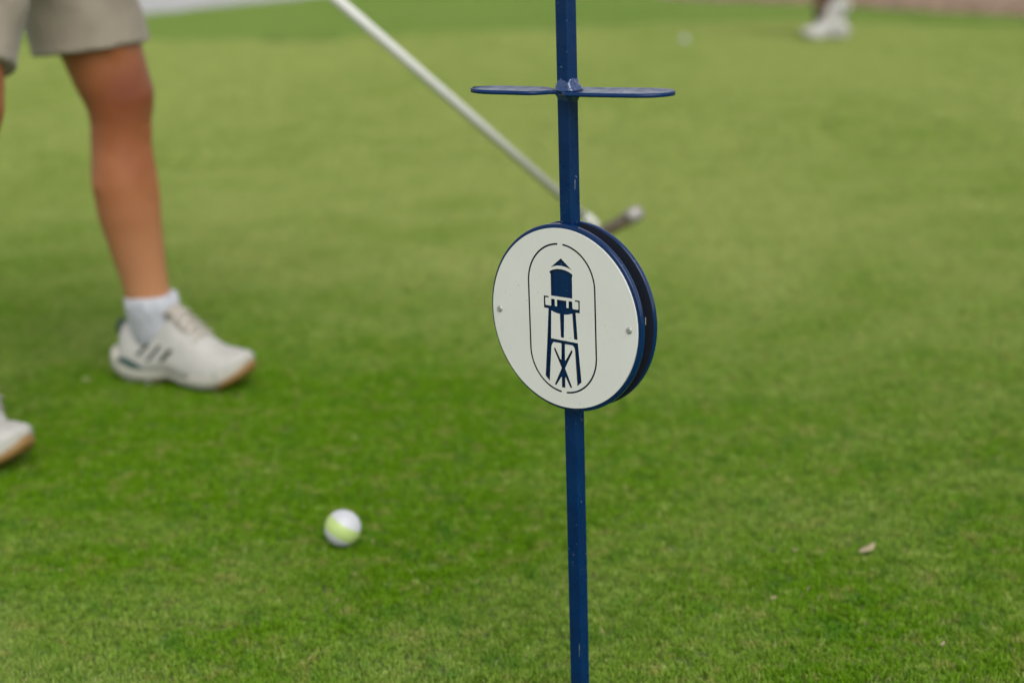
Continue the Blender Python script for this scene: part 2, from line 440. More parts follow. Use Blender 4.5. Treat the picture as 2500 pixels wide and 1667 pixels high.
# pole: square tube with softened corners
bm = rbox(.0122, .0122, 1.02, .0012, 3)
pole = obj('pole', bm_mesh('pole', bm), M['blue'], mk, smooth=False)
for p in pole.data.polygons: p.use_smooth = len(p.vertices) == 4 and p.area < 1.2e-3 and abs(p.normal.z) < .5 and p.area < .0009
place(pole, Vector((base.x, base.y, .47)), (ur, -nn, Vector((0, 0, 1))))
def disc_mesh(R, t, b):
    pr = [(0, t / 2)] + [(R - b + b * sin(a_), t / 2 - b + b * cos(a_)) for a_ in [i * pi / 2 / 4 for i in range(5)]]
    pr += [(R - b + b * cos(a_), -t / 2 + b - b * sin(a_)) for a_ in [i * pi / 2 / 4 for i in range(5)]] + [(0, -t / 2)]
    return mesh('disc', *lathe(pr, 128))
PT = .0014; DT = .0048; RD = .0792
fd = obj('backing_disc', disc_mesh(RD, DT, .0013), M['rim'], mk); place(fd, PL - nn * (PT + .0003 + DT / 2))
zback = PL - nn * (PT + .0003 + DT + .0124 + DT / 2)
rdm = fd.data.copy(); rdm.materials.append(simple('gap_shade_navy', (.0005, .004, .014), .8))
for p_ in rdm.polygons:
    if p_.normal.z > .9: p_.material_index = 1  # shade between the two discs put into the inner face's colour
rd = obj('backing_disc', rdm, None, mk, label='rear blue disc, its inner face coloured dark for the shaded gap'); place(rd, zback)
# face plate: a curve outline with the stencil holes cut through
holes = []
holes.append([(0, 51.2), (-11.3, 42.4), (-8.4, 43.6), (-4.4, 44.7), (0, 45.0), (4.4, 44.6), (8.4, 43.6), (11.3, 42.4)])
holes.append([(-12.6, 38.4), (-11.9, 39.4), (-8.6, 40.9), (-4.5, 41.9), (0, 42.2), (4.5, 41.7), (8.2, 40.6), (11.2, 39.2), (11.7, 38.1), (11.0, 36.3), (10.8, 18.8), (-11.6, 18.6), (-11.4, 37.0)])
low = [(-19.3, 17.8), (-14.2, 17.8), (-14.2, 16.6), (-17.4, 16.6), (-17.9, 16.1), (-17.9, 10.5), (-17.3, 9.9), (-12.2, 9.9), (-11.7, 10.5), (-11.6, 16.0), (-7.8, 16.0), (-7.8, 10.6), (-7.2, 10.1), (-6.0, 10.1), (-5.4, 10.6), (-5.4, 16.0),
       (4.4, 16.1), (4.4, 10.6), (4.9, 10.1), (6.1, 10.1), (6.7, 10.6), (6.8, 16.2), (10.6, 16.3), (10.7, 10.6), (11.2, 10.1), (16.2, 10.1), (16.9, 10.6), (17.0, 16.1), (16.5, 16.7), (13.6, 16.7), (13.5, 17.9), (18.4, 17.9), (18.2, 7.4), (13.9, 7.2),
       (15.1, -15.2), (14.7, -15.6), (12.0, -15.5), (11.4, -15.1), (10.3, 6.0), (8.2, 5.3), (5.0, 4.5), (1.7, 4.1), (.9, -15.3), (.4, -15.9), (-2.0, -15.9), (-2.5, -15.3), (-2.8, 4.1), (-5.2, 4.3), (-8.7, 4.9), (-11.8, 5.8),
       (-12.9, -18.1), (15.4, -18.3), (18.1, -51.3), (13.6, -55.4), (12.1, -25), (11.6, -22.9), (10.2, -21.3), (9.2, -21.0), (2.1, -21.0), (1.6, -21.6), (1.2, -35.0), (1.9, -35.1), (8.3, -25.2), (8.9, -25.1), (9.5, -26.7),
       (1.1, -41.9), (7.9, -57.2), (7.6, -57.9), (6.6, -58.0), (6.0, -57.6), (1.4, -49.7), (1.0, -50.0), (.7, -58.9), (-2.9, -59.1), (-2.8, -50.3), (-3.2, -50.0), (-8.6, -57.7), (-9.4, -58.1), (-10.4, -57.4), (-2.5, -42.2), (-10.2, -26.9), (-9.6, -25.5), (-9.0, -25.5),
       (-3.6, -34.9), (-2.6, -34.9), (-2.0, -21.4), (-2.5, -20.9), (-10.0, -20.9), (-11.8, -22.4), (-12.9, -25.4), (-15.8, -55.4), (-20.2, -51.6), (-17.2, -21.0), (-14.8, 7.4), (-19.5, 7.4)]
holes.append(low)
def stad(s):      # one half of the oval slot, s = -1 left, +1 right
    ro, ri, sy, gap = 35.5, 33.95, 28.2, 2.6
    pts_ = []
    def arc(r, cy_, a0, a1):
        return [(s * r * cos(t), cy_ + r * sin(t)) for t in np.linspace(a0, a1, 22)]
    a_o = math.acos(gap / ro); a_i = math.acos(gap / ri)
    out = arc(ro, sy, a_o, 0) + arc(ro, -sy, 0, -a_o)
    inn = arc(ri, -sy, -a_i, 0) + arc(ri, sy, 0, a_i)
    return [(x - .6, y) for x, y in out + inn]
holes += [stad(-1), stad(1)]
cu = bpy.data.curves.new('plate', 'CURVE'); cu.dimensions = '2D'; cu.fill_mode = 'BOTH'
RP = 75.9
for P in [[(RP * cos(i * 2 * pi / 160), RP * sin(i * 2 * pi / 160)) for i in range(160)]] + holes:
    sp = cu.splines.new('POLY'); sp.points.add(len(P) - 1); sp.use_cyclic_u = True
    for i, (x, y) in enumerate(P): sp.points[i].co = (x * .001, y * .001, 0, 1)
cu.extrude = PT / 2
to = bpy.data.objects.new('t', cu); COL.objects.link(to); bpy.context.view_layer.update()
pm = bpy.data.meshes.new_from_object(to.evaluated_get(bpy.context.evaluated_depsgraph_get())); bpy.data.objects.remove(to)
pm.name = 'face_plate'; pm.materials.clear(); pm.materials.append(M['white']); M['cut_shade'] = simple('cut_wall_shade', (.012, .014, .018), .7); pm.materials.append(M['cut_shade'])
for p_ in pm.polygons:      # walls of every cut are coloured near black, their shade painted in
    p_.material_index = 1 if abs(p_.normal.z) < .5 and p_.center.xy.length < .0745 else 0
fp = obj('face_plate', pm, M['white'], mk, smooth=False, label='round white plate with a cut out water tower inside an oval line'); place(fp, PL - nn * (PT / 2))
pm2 = pm.copy(); bp = obj('face_plate', pm2, M['white'], mk, smooth=False, label='matching white plate on the back of the sign')
place(bp, zback - nn * (DT / 2 + .0003 + PT / 2), (-ur, vv, -nn))
# screws
sr = .0029
scp = [(0, .0003), (.0006, .0003), (.00062, .0011), (.0010, .00115), (.0019, .00095), (.0026, .00055), (sr, 0), (sr * .9, -.0004), (.0014, -.0004), (.0013, -.0088), (0, -.0088)]
for u in (-.0683, .0680):
    for (org, ax, sg) in ((PL + nn * .0002, (ur, vv, nn), 1), (zback - nn * (DT / 2 + .0003 + PT + .0002), (-ur, vv, -nn), -1)):
        s_ = obj('screw', mesh('screw', *lathe(scp, 24)), M['screw'], mk); place(s_, org + ur * u, ax)
        s2_ = obj('screw_socket', mesh('screw_socket', *lathe([(0, .00035), (.0006, .00036)], 12)), M['dark'], s_)
# bare scratch on the inner face of the rear disc
bm = rbox(.0006, .0062, .0002, 0); sc = obj('paint_scratch', bm_mesh('paint_scratch', bm), M['chip'], mk, smooth=False)
place(sc, zback + nn * (DT / 2 + .0001) + ur * .0705 + vv * .004)

# lift plate: flat two-lobed plate, edges rounded, standing out from the pole
YL = radians(20); ul = Vector((cos(YL), -sin(YL), 0)); nl = Vector((sin(YL), cos(YL), 0))
ZL = .5585
def lobe_half(x):                # half depth of the plate along its length (mm), from -83 to +88
    if x < 0:
        t = min(1, -x / 80); L = 80
    else:
        t = min(1, x / 90)
    w = 19 if x < 0 else 24
    lob = w * max(0, 1 - ((t - .70) / .30) ** 2.0) ** .5 if t > .7 else w * ((.34 + .66 * math.sin(min(1, max(0, (t - .13) / .20)) * pi / 2) ** .9) if x < 0 else (.45 + .47 * math.sin(min(1, max(0, t / .10)) * pi / 2) + .08 * t / .7))
    return lob
xs = sorted(set(list(np.linspace(-80, 90, 90)) + [-79.8, -79.2, -78, 89.8, 89.2, 88, 0]))
prof = [(-1, -.45), (-1, .1), (-.985, .6), (-.93, .95), (-.86, 1), (-.62, .62), (-.3, .5), (0, .46), (.3, .5), (.62, .62), (.86, 1), (.93, .95), (.985, .6), (1, .1), (1, -.45), (.96, -.95), (.8, -1), (0, -1), (-.8, -1), (-.96, -.95)]
rings = []
for x in xs:
    h_ = max(.25, lobe_half(x)); lift = .0 if x > 0 else .002 * (-x / 80)
    tk = 1.7
    rings.append([(x * .001, h_ * a_ * .001, (b_ * tk * (1 if h_ > 1 else .3)) * .001 + lift * .5) for a_, b_ in prof])
v, f = loft([[Vector(p) for p in r] for r in rings])
lp = obj('lift_plate', mesh('lift_plate', v, f), M['gloss'], mk); place(lp, Vector((base.x - .0025, base.y, ZL)), (ul, nl, Vector((0, 0, 1))))
bm = bmesh.new(); bm.from_mesh(lp.data); bmesh.ops.recalc_face_normals(bm, faces=bm.faces); bm.to_mesh(lp.data); bm.free()
# weld bead round the pole above and below the plate: lumpy collars
def collar(name, z0, z1, r0, r1, lump, seed):
    g = random.Random(seed); n = 40; rg = []
    for i in range(9):
        t = i / 8; z = z0 + (z1 - z0) * t; r = r0 + (r1 - r0) * (t ** .7)
        row = []
        for j in range(n):
            a_ = 2 * pi * j / n; sq = 1 / max(abs(cos(a_ + 0)), abs(sin(a_)))
            rr = r * min(1.22, sq) + lump * (math.sin(a_ * 5 + i * .9 + seed) * .5 + math.sin(a_ * 9 - i * 1.7) * .35 + g.uniform(-.25, .25)) * (1 - t * .6)
            row.append(Vector((rr * cos(a_), rr * sin(a_), z + lump * .6 * math.sin(a_ * 4 + seed) * t)))
        rg.append(row)
    v_, f_ = loft(rg); o = obj(name, mesh(name, v_, f_), M['weld'], mk)
    return place(o, Vector((base.x, base.y, ZL)), (ur, -nn, Vector((0, 0, 1))))
t = NT('weld_paint'); t.base((.006, .035, .13)); t.set(Roughness=.16, Coat_Weight=.6, Coat_Roughness=.08); t.bump(t.noise(300, 3, .6), .5, .0015); M['weld'] = t.m
collar('weld_bead', .0012, .0105, .0100, .0064, .0011, 3)
collar('weld_bead', -.0012, -.0078, .0092, .0062, .0003, 8)

# ------------------------------------------------------------------ golf balls
def ball_mat():
    t = NT('ball_cover'); sp = t.n('ShaderNodeSeparateXYZ'); t.l(t.coord(), sp.inputs[0])
    z = t.math('ABSOLUTE', sp.outputs[2]); k = t.ramp(z, .0078, .0083, 1, 0)
    t.base(t.mix(k, (.52, .53, .56), (.42, .54, .18))); t.set(Roughness=.42, Coat_Weight=.1); return t.m
def golf_ball(mat):
    bm = bmesh.new(); bmesh.ops.create_icosphere(bm, subdivisions=5, radius=.021335)
    n = 336; ga = pi * (3 - 5 ** .5); C_ = []
    for i in range(n):
        z = 1 - 2 * (i + .5) / n; r = (1 - z * z) ** .5; C_.append((r * cos(ga * i), r * sin(ga * i), z))
    C_ = np.array(C_)
    for v in bm.verts:
        d = v.co.normalized(); m_ = float((C_ @ np.array(d)).max()); ang = math.acos(min(1, m_))
        if ang < .088: v.co = d * (.021335 - .00028 * (1 - (ang / .088) ** 2))
    return bm_mesh('golf_ball', bm)
gm = golf_ball(None)
M['ball'] = ball_mat(); M['ballw'] = simple('plain_ball_cover', (.42, .43, .40), .35, .03)
b1 = tag(obj('golf_ball', gm, M['ball']), 'white golf ball with a lime green stripe, close to the camera on the mown grass', 'golf ball', 'golf balls on the green')
b1.location = (-.2002, 1.684, .0212); b1.rotation_euler = (Rr * .52 + Ur * .85 - F0 * .10).to_track_quat('Z', 'Y').to_euler()
gm2 = gm.copy(); gm2.materials.clear()
b2 = tag(obj('golf_ball', gm2, M['ballw']), 'plain white golf ball far off on the pale turf, small and blurred', 'golf ball', 'golf balls on the green')
b2.location = (.9909, 8.74, .0225)

# ------------------------------------------------------------------ dry leaf and clippings
M['leaf'] = simple('dry_leaf', (.33, .27, .16), .7, .25, 80)
def leaf(loc, L, wd, rz, curl, label, seed):
    g = random.Random(seed); n = 12; V_, F_ = [], []
    for i in range(n + 1):
        t_ = i / n; w_ = wd * math.sin(pi * min(1, t_ * .92 + .05)) ** .8
        for s in (-1, -.45, 0, .45, 1):
            V_.append(Vector(((t_ - .5) * L, s * w_ / 2 + .0008 * math.sin(t_ * 6), .0004 + curl * (t_ - .5) ** 2 * 4 + curl * .35 * s * s + g.uniform(-.0002, .0002))))
    for i in range(n):
        for k in range(4):
            a_ = i * 5 + k; F_.append((a_, a_ + 1, a_ + 6, a_ + 5))
    me = mesh('dry_leaf', V_, F_); o = obj('dry_leaf', me, M['leaf'])
    so = o.modifiers.new('s', 'SOLIDIFY'); so.thickness = .0004
    o.location = loc; o.rotation_euler = (radians(8), 0, rz); return tag(o, label, 'dry leaf', 'dry leaves lying on the green')
leaf((.389, 1.618, .0062), .034, .0095, radians(50), .002, 'largest pale dry leaf on the grass right of the pole', 1)
def gpt(x, y):      # a point of the photograph carried to the ground plane
    r = F0 + Rr * ((x - 1250) / 3820) - Ur * ((y - 833.5) / 3820); t_ = CAM_H / -r.z; return Vector((0, 0, CAM_H)) + r * t_
p = gpt(1887, 1472); leaf((p.x, p.y, .0055), .009, .0035, .9, .001, 'tiny dry fleck on the grass between the pole and the big dry leaf', 2)
p = gpt(2300, 1585); leaf((p.x, p.y, .0055), .012, .0035, 1.2, .001, 'small dry fleck near the lower right corner of the lawn', 3)
p = gpt(1940, 1355); leaf((p.x, p.y, .0055), .010, .0035, 2.0, .001, 'faint dry fleck just left of the biggest dry leaf', 4)
p = gpt(210, 936); leaf((p.x, p.y, .006), .012, .008, .4, .001, 'pale leaf scrap on the grass behind the nearer white shoe', 5)

# ------------------------------------------------------------------ people
def skin(name, c, c2):
    t = NT(name); f = t.noise(9, 4, .55)
    sp = t.n('ShaderNodeSeparateXYZ'); t.l(t.coord(), sp.inputs[0]); z = sp.outputs[2]
    cc = t.mix(t.ramp(f, .3, .7), c, c2)
    kn = t.math('EXPONENT', t.math('MULTIPLY', t.math('POWER', t.math('DIVIDE', t.math('SUBTRACT', z, .43), .055), 2.), -1.))
    cc = t.mix(t.math('MULTIPLY', kn, .4), cc, (c[0] * .62, c[1] * .42, c[2] * .38))          # ruddy knees
    if name == 'tanned_skin':
        dx = t.math('DIVIDE', t.math('SUBTRACT', sp.outputs[0], .165), .032); dz = t.math('DIVIDE', t.math('SUBTRACT', z, .462), .034)
        sp_ = t.math('EXPONENT', t.math('MULTIPLY', t.math('ADD', t.math('MULTIPLY', dx, dx), t.math('MULTIPLY', dz, dz)), -1.))
        cc = t.mix(t.math('MULTIPLY', sp_, .75), cc, (.16, .030, .012))                             # graze-red kneecap
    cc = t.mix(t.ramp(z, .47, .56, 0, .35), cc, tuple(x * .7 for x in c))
    cc = t.mix(t.ramp(z, .34, .14, 0, .8), cc, (c2[0] * 1.15, c2[1] * 1.5, c2[2] * 1.8))      # paler towards the ankle
    t.base(cc); t.set(Roughness=.48, Subsurface_Weight=.12, Subsurface_Radius=(.012, .004, .002), Subsurface_Scale=.6)
    t.bump(t.noise(350, 3), .1, .001); return t.m
M['skin'] = skin('tanned_skin', (.285, .090, .031), (.395, .147, .060))
M['skin2'] = skin('brown_skin', (.07, .03, .015), (.11, .05, .025))
def cloth(name, c, sc_=900, folds=14):
    t = NT(name); t.base(t.mix(t.ramp(t.noise(30, 4), .3, .7), tuple(x * .9 for x in c), tuple(min(1, x * 1.08) for x in c))); t.set(Roughness=.9, Sheen_Weight=.2)
    w = t.noise(folds, 3, .5, stretch=(1, 1, .5)); t.bump(w, .6, .012); return t.m
M['khaki'] = cloth('khaki_cotton', (.31, .26, .205))
M['shirt'] = cloth('navy_cotton', (.03, .04, .09))
M['shirt2'] = cloth('grey_cotton', (.3, .3, .3))
M['shorts2'] = cloth('dark_cotton', (.05, .05, .055))
M['sock'] = cloth('white_knit', (.44, .455, .50), folds=60)
M['darksock'] = cloth('dark_knit', (.03, .028, .02), folds=60)
M['hair'] = simple('brown_hair', (.05, .03, .02), .6, .3)
M['upper'] = simple('shoe_knit', (.42, .41, .38), .75, .06, 40, .15, 900)
M['midsole'] = simple('shoe_foam', (.42, .405, .345), .6, .05, 30, .08, 300)
M['outsole'] = simple('gum_rubber', (.23, .13, .035), .5, .15)
M['stripe'] = simple('dark_green_band', (.008, .022, .012), .6, .1)
M['teal'] = simple('teal_band', (.006, .050, .038), .5, .1)
M['tongue'] = simple('taupe_mesh', (.33, .30, .26), .85, .1, 60, .3, 700)
M['lace'] = simple('cream_lace', (.50, .46, .40), .8, .05)
M['eye'] = simple('eye_white', (.6, .6, .6), .3)

LS = .240    # shoe length
UP = [ # t, half width, bottom z, top z
    (0.0, .020, .030, .066), (.03, .029, .026, .090), (.10, .034, .024, .090), (.20, .037, .024, .084), (.30, .038, .024, .090), (.38, .038, .023, .106), (.46, .039, .022, .110),
    (.55, .041, .020, .096), (.65, .044, .019, .078), (.75, .046, .019, .064), (.84, .044, .022, .055), (.92, .036, .024, .046), (.97, .025, .026, .039), (1.0, .010, .028, .033)]
def up_pt(t_, ph, off=0., side=1):
    """surface point of the upper: t_ along, ph 0..pi over the top from one side to the other"""
    w, z0, z1 = interp(UP, t_)
    taper = 1 - .38 * max(0, sin(ph)) ** 1.0 * (1 if t_ > .35 else .85)
    c_, s_ = cos(ph), sin(ph)
    e_ = .75
    yy = (abs(c_) ** e_) * (1 if c_ > 0 else -1) * (w + off); zz = z0 + (z1 - z0 + off) * (max(0, s_) ** .85)
    bend = .004 * sin(t_ * pi) * side
    return Vector((t_ * LS * .965 + .007, yy * (1 - .12 * max(0, s_)) + bend, zz))
def make_shoe(parent, loc, yaw, pitch=0., side=1, gum=None, size=1.0, label=None):
    """a shoe child of the person: pitch raises the heel about the ball of the foot"""
    Rz = Matrix.Rotation(yaw, 3, 'Z'); pv = Vector((LS * .70, 0, 0))
    def T(p, toe=False):
        bend_ = min(1, max(0, (pv.x + .035 - p.x) / .06)) if pitch < .7 else 1      # the sole folds at the ball of the foot
        q = (Matrix.Rotation(pitch * bend_, 3, 'Y') @ (p - pv) + pv) * size
        return Rz @ q + Vector(loc) - Vector(parent.location)
    def curl(p):      # toe spring + rocker of the sole
        t_ = p.x / LS; dz = .026 * max(0, (t_ - .72) / .28) ** 1.6 + .008 * max(0, (.12 - t_) / .12) ** 1.5 + .006 * math.exp(-((t_ - .42) / .1) ** 2)
        return Vector((p.x, p.y, p.z + dz))
    def mk_(name, v_, f_, mat, par=parent, **k):
        me = mesh(name, [T(curl(p)) for p in v_], f_)
        bm_ = bmesh.new(); bm_.from_mesh(me); bmesh.ops.recalc_face_normals(bm_, faces=bm_.faces); bm_.to_mesh(me); bm_.free()
        return obj(name, me, mat, par, **k)
    # upper
    rings_ = []
    for i in range(41):
        t_ = i / 40; w, z0, z1 = interp(UP, t_)
        top = [up_pt(t_, pi * j / 22, 0, side) for j in range(23)]
        bot = [Vector((top[0].x, w * (1 - 2 * k / 5) + .004 * sin(t_ * pi) * side, z0 - .008)) for k in range(1, 5)]
        rings_.append(top + bot[::-1])
    # keep the ring order consistent: over the top then back along the bottom
    rings_ = [r[:23] + [Vector((r[0].x, r[22].y + (r[0].y - r[22].y) * k / 5, r[0].z - .008)) for k in range(1, 5)] for r in rings_]
    up = mk_('shoe', *loft(rings_), M['upper'], label=label)
    def strip(name, ta, tb, n_, outline, mat):
        pass
    # midsole with flared heel
    MS = [(-.045, .006, .014, .030), (-.03, .020, .010, .042), (0, .031, .005, .046), (.08, .037, .002, .042), (.2, .038, .001, .034), (.34, .036, .001, .032), (.44, .036, .003, .033), (.55, .040, .001, .033), (.68, .046, .001, .034), (.78, .0465, .001, .034), (.86, .043, .002, .034), (.93, .034, .004, .033), (.975, .021, .006, .033), (1.0, .006, .010, .031)]
    rg = []
    for i in range(49):
        t_ = -.045 + 1.045 * i / 48; w, z0, z1 = interp(MS, t_); cyy = .004 * sin(max(0, t_) * pi) * side
        hz = (z1 - z0) / 2; cz = (z1 + z0) / 2; row = []
        for j in range(20):
            a_ = 2 * pi * j / 20; ca, sa = cos(a_), sin(a_)
            row.append(Vector((t_ * LS, cyy + (abs(ca) ** .45) * (1 if ca > 0 else -1) * w, cz + (abs(sa) ** .7) * (1 if sa > 0 else -1) * hz)))
        rg.append(row)
    mk_('midsole', *loft(rg), M['midsole'], up)
    # outsole: thin gum rubber, showing at the toe
    rg = []
    for i in range(41):
        t_ = .0 + 1.0 * i / 40; w, z0, z1 = interp(MS, t_); cyy = .004 * sin(t_ * pi) * side
        k8 = min(1, max(0, (t_ - .78) / .08)); hi = z0 + .001 + (.010 * max(0, (t_ - .78) / .22) ** .8)
        rg.append([Vector((t_ * LS + (.0025 if t_ > .9 else 0), cyy + y_, z_)) for y_, z_ in ((-w * .66 - (w * .34 + .0008) * k8, hi), (-w * (.6 + .25 * k8), z0 - .002), (0, z0 - .003), (w * (.6 + .25 * k8), z0 - .002), (w * .66 + (w * .34 + .0008) * k8, hi), (0, hi + .001))])
    mk_('outsole', *loft(rg), gum or M['outsole'], up)
    for t0, lean_ in ((-.18, 0), (.12, 0), (.26, 0), (.66, 0), (.78, 0)):
        if t0 < 0: continue
        for yy in (-.022, .022):
            mk_('spike', *[q for q in tube([(t0 * LS, yy, .002), (t0 * LS, yy, -.006)], [.006, .0035], (1, 0, 0), 8)], M['darkspike'], up)
    # three slanted bands each side
    def side_pt(t_, z, sgn, off):
        w, z0, z1 = interp(UP, t_); q = min(.98, max(.02, (z - z0) / (z1 - z0))); ph = math.asin(q ** (1 / .85))
        return up_pt(t_, ph if sgn == 0 else pi - ph, off, side)
    for sgn in (0, 1):
        for (ta, za, tb, zb) in ((.200, .047, .285, .064), (.285, .039, .385, .060), (.395, .036, .480, .058)):
            V_, F_ = [], []
            for i in range(9):
                u_ = i / 8
                for j in range(4):
                    V_.append(side_pt(ta + (tb - ta) * u_ + (j / 3 - .5) * .036, za + (zb - za) * u_, sgn, .0011))
            for i in range(8):
                for j in range(3):
                    a_ = i * 4 + j; F_.append((a_, a_ + 1, a_ + 5, a_ + 4))
            mk_('side_stripe', V_, F_, M['stripe'], up)
    # teal wedge between upper and midsole, and heel tab
    for sgn in (1, -1):
        V_, F_ = [], []
        for i in range(15):
            t_ = .07 + .22 * i / 14; w, z0, z1 = interp(MS, t_); hgt = .011 * sin(pi * min(1, i / 14 * .8 + .2))
            for j in range(3):
                V_.append(Vector((t_ * LS, sgn * (w * 1.0 + .0012 - .0012 * j) + .004 * sin(t_ * pi) * side, z1 - .008 + hgt * j / 2)))
        for i in range(14):
            for j in range(2):
                a_ = i * 3 + j; F_.append((a_, a_ + 1, a_ + 4, a_ + 3))
        mk_('heel_wedge', V_, F_, M['teal'], up)
    mk_('heel_tab', *tube([(.003, 0, .060), (.001, 0, .074), (.005, 0, .088)], [(.003, .010), (.0035, .011), (.003, .009)], (1, 0, 0), 12), M['teal'], up)
    # tongue and laces
    tg = []
    for i in range(13):
        u_ = i / 12; t_ = .36 + .30 * u_; p0 = up_pt(t_, pi / 2, 0, side); w_ = .023 - .006 * u_
        zz = p0.z + .001 + (.018 * (1 - u_) ** 2.4); xx = p0.x + .004 * (1 - u_)
        tg.append([Vector((xx - .002, y_, zz + dz)) for y_, dz in ((-w_, -.013), (-w_ * .65, -.002), (0, .0025), (w_ * .65, -.002), (w_, -.013), (0, -.012))])
    mk_('tongue', *loft(tg), M['tongue'], up)
    for k in range(5):
        t_ = .43 + .052 * k; V_ = [up_pt(t_ + (.012 if False else 0), pi / 2 + s_ * .55, .0075 - .0035 * abs(s_), side) for s_ in (-1, -.5, 0, .5, 1)]
        mk_('lace', *tube(V_, [.0022] * 5, (1, 0, 0), 8), M['lace'], up)
    return up, T
M['darkspike'] = simple('spike_rubber', (.25, .27, .25), .6)

LEGTAB = [  # t along hip..knee..ankle (0..1..2), r fore-aft, r side, offset forward
    (0, .086, .082, 0), (.35, .080, .076, .004), (.70, .064, .062, .004), (.88, .0575, .056, .004), (1.0, .0530, .052, .006), (1.10, .0455, .047, .002), (1.18, .0445, .046, -.003),
    (1.35, .0500, .050, -.007), (1.5, .0485, .048, -.008), (1.65, .0425, .042, -.005), (1.8, .0365, .036, -.001), (1.92, .0345, .034, 0), (1.96, .034, .031, 0), (2.0, .031, .027, 0)]
def leg(hip, knee, ank, fwd, foot_dir, k=1.0):
    hip, knee, ank, fwd = Vector(hip), Vector(knee), Vector(ank), Vector(fwd).normalized(); P, R_ = [], []
    for i in range(41):
        t_ = 2 * i / 40; ra, rb, of = interp(LEGTAB, t_)
        p = hip.lerp(knee, t_) if t_ <= 1 else knee.lerp(ank, t_ - 1)
        P.append(p + fwd * of); R_.append((ra * k, rb * k))
    fd_ = Vector(foot_dir).normalized(); a_ = Vector(ank)
    fs_ = Vector((-fd_.y, fd_.x, 0)).normalized(); dv = fs_.cross(fd_)
    if dv.z > 0: dv = -dv
    foot = tube([a_ - dv * .01 - fd_ * .008, a_ + dv * .035 + fd_ * .008, a_ + dv * .062 + fd_ * .055, a_ + dv * .072 + fd_ * .105], [.027, .026, .020, .012], fwd, 16)
    sd = Vector((-fwd.y, fwd.x, 0)); dn = (ank - knee).normalized(); th = (hip - knee).normalized()
    cap = sphere(knee + fwd * .037 * k + th * .012, (.023 * k, .024 * k, .029 * k), 14)
    tub = sphere(knee + fwd * .036 * k + dn * .050, (.014 * k, .014 * k, .020 * k), 12)
    mus = [tube([knee + th * .035 + sd * s_ * .026 + fwd * .022, knee + th * .09 + sd * s_ * .034 + fwd * .030, knee + th * .17 + sd * s_ * .034 + fwd * .032], [.016, .026, .020], fwd, 14) for s_ in (-1, 1)]
    shin = tube([knee + fwd * .034 * k + dn * .06, knee + fwd * .036 * k + dn * .14, knee + fwd * .027 * k + dn * .27], [.011, .010, .008], sd, 10)
    clf = [tube([knee + dn * .05 - fwd * .018 + sd * s_ * .014, knee + dn * .13 - fwd * .026 + sd * s_ * .020, knee + dn * .22 - fwd * .016 + sd * s_ * .014], [.018, .0265, .014], fwd, 14) for s_ in (-1, 1)]
    cap = cat(cap, tub, shin, *mus, *clf)
    return cat(tube(P, R_, fwd, 24), foot, cap)
def arm(sh, el, wr, k=1.0):
    sh, el, wr = Vector(sh), Vector(el), Vector(wr); P, R_ = [], []
    T_ = [(0, .048), (.3, .043), (.85, .035), (1.0, .034), (1.2, .036), (1.6, .029), (2, .0225)]
    for i in range(25):
        t_ = 2 * i / 24; P.append(sh.lerp(el, t_) if t_ <= 1 else el.lerp(wr, t_ - 1)); R_.append(interp(T_, t_)[0] * k)
    return tube(P, R_, (1, 0, .01), 16)
def hand(wr, grip_c, grip_ax, side_v):
    """palm beside the grip with four curled fingers and a thumb round it"""
    wr, c, axg, s = Vector(wr), Vector(grip_c), Vector(grip_ax).normalized(), Vector(side_v).normalized()
    o = axg.cross(s).normalized(); parts = []
    palm = c + s * .026
    parts.append(tube([wr, wr.lerp(palm, .5), palm, palm + (palm - wr).normalized() * .035], [(.022, .018), (.034, .016), (.040, .015), (.034, .012)], axg, 14))
    for k, ln in enumerate((.85, 1.0, .95, .78)):
        q = c + axg * (-.030 + .020 * k); pts_ = []
        for j in range(8):
            a_ = -.5 + j * .55 * ln; pts_.append(q + s * cos(a_) * .023 + o * sin(a_) * .023)
        parts.append(tube(pts_, [.0088, .0088, .0085, .0082, .008, .0076, .007, .0055], axg, 10))
    parts.append(tube([palm - axg * .03, c - axg * .035 - o * .020 + s * .010, c - axg * .015 - o * .024, c + axg * .008 - o * .022], [.012, .0105, .0095, .007], s, 10))
    return cat(*parts)
def head(c, fwd):
    c, fwd = Vector(c), Vector(fwd).normalized(); up_ = Vector((0, 0, 1)); rt = fwd.cross(up_).normalized(); up_ = rt.cross(fwd)
    def L(x, y, z): return c + fwd * x + rt * y + up_ * z
    parts = []
    rows = []
    for i in range(1, 24):
        ph = pi * i / 24; z = cos(ph); r_ = sin(ph); jaw = 1 - .30 * max(0, -z) ** 1.3
        rows.append([L((.092 * r_ * jaw) * cos(a_) + (.018 * max(0, -z) if cos(a_) > 0 else -.01 * max(0, -z)), .072 * r_ * jaw * sin(a_), .112 * z) for a_ in [2 * pi * j / 28 for j in range(28)]])
    parts.append(loft(rows))
    parts.append(tube([L(.086, 0, .015), L(.100, 0, -.010), L(.108, 0, -.028), L(.092, 0, -.034)], [.008, .010, .013, .008], rt, 10))   # nose
    parts.append(tube([L(.080, -.022, -.058), L(.090, 0, -.056), L(.080, .022, -.058)], [.004, .007, .004], up_, 8))                     # lips
    for s in (-1, 1):
        parts.append(sphere(L(-.004, .073 * s, -.008), (.012, .012, .028), 10))                                                          # ears
        parts.append(tube([L(.080, .014 * s, .024), L(.083, .032 * s, .027), L(.070, .048 * s, .020)], [.005, .006, .004], up_, 8))       # brows
    return cat(*parts), L

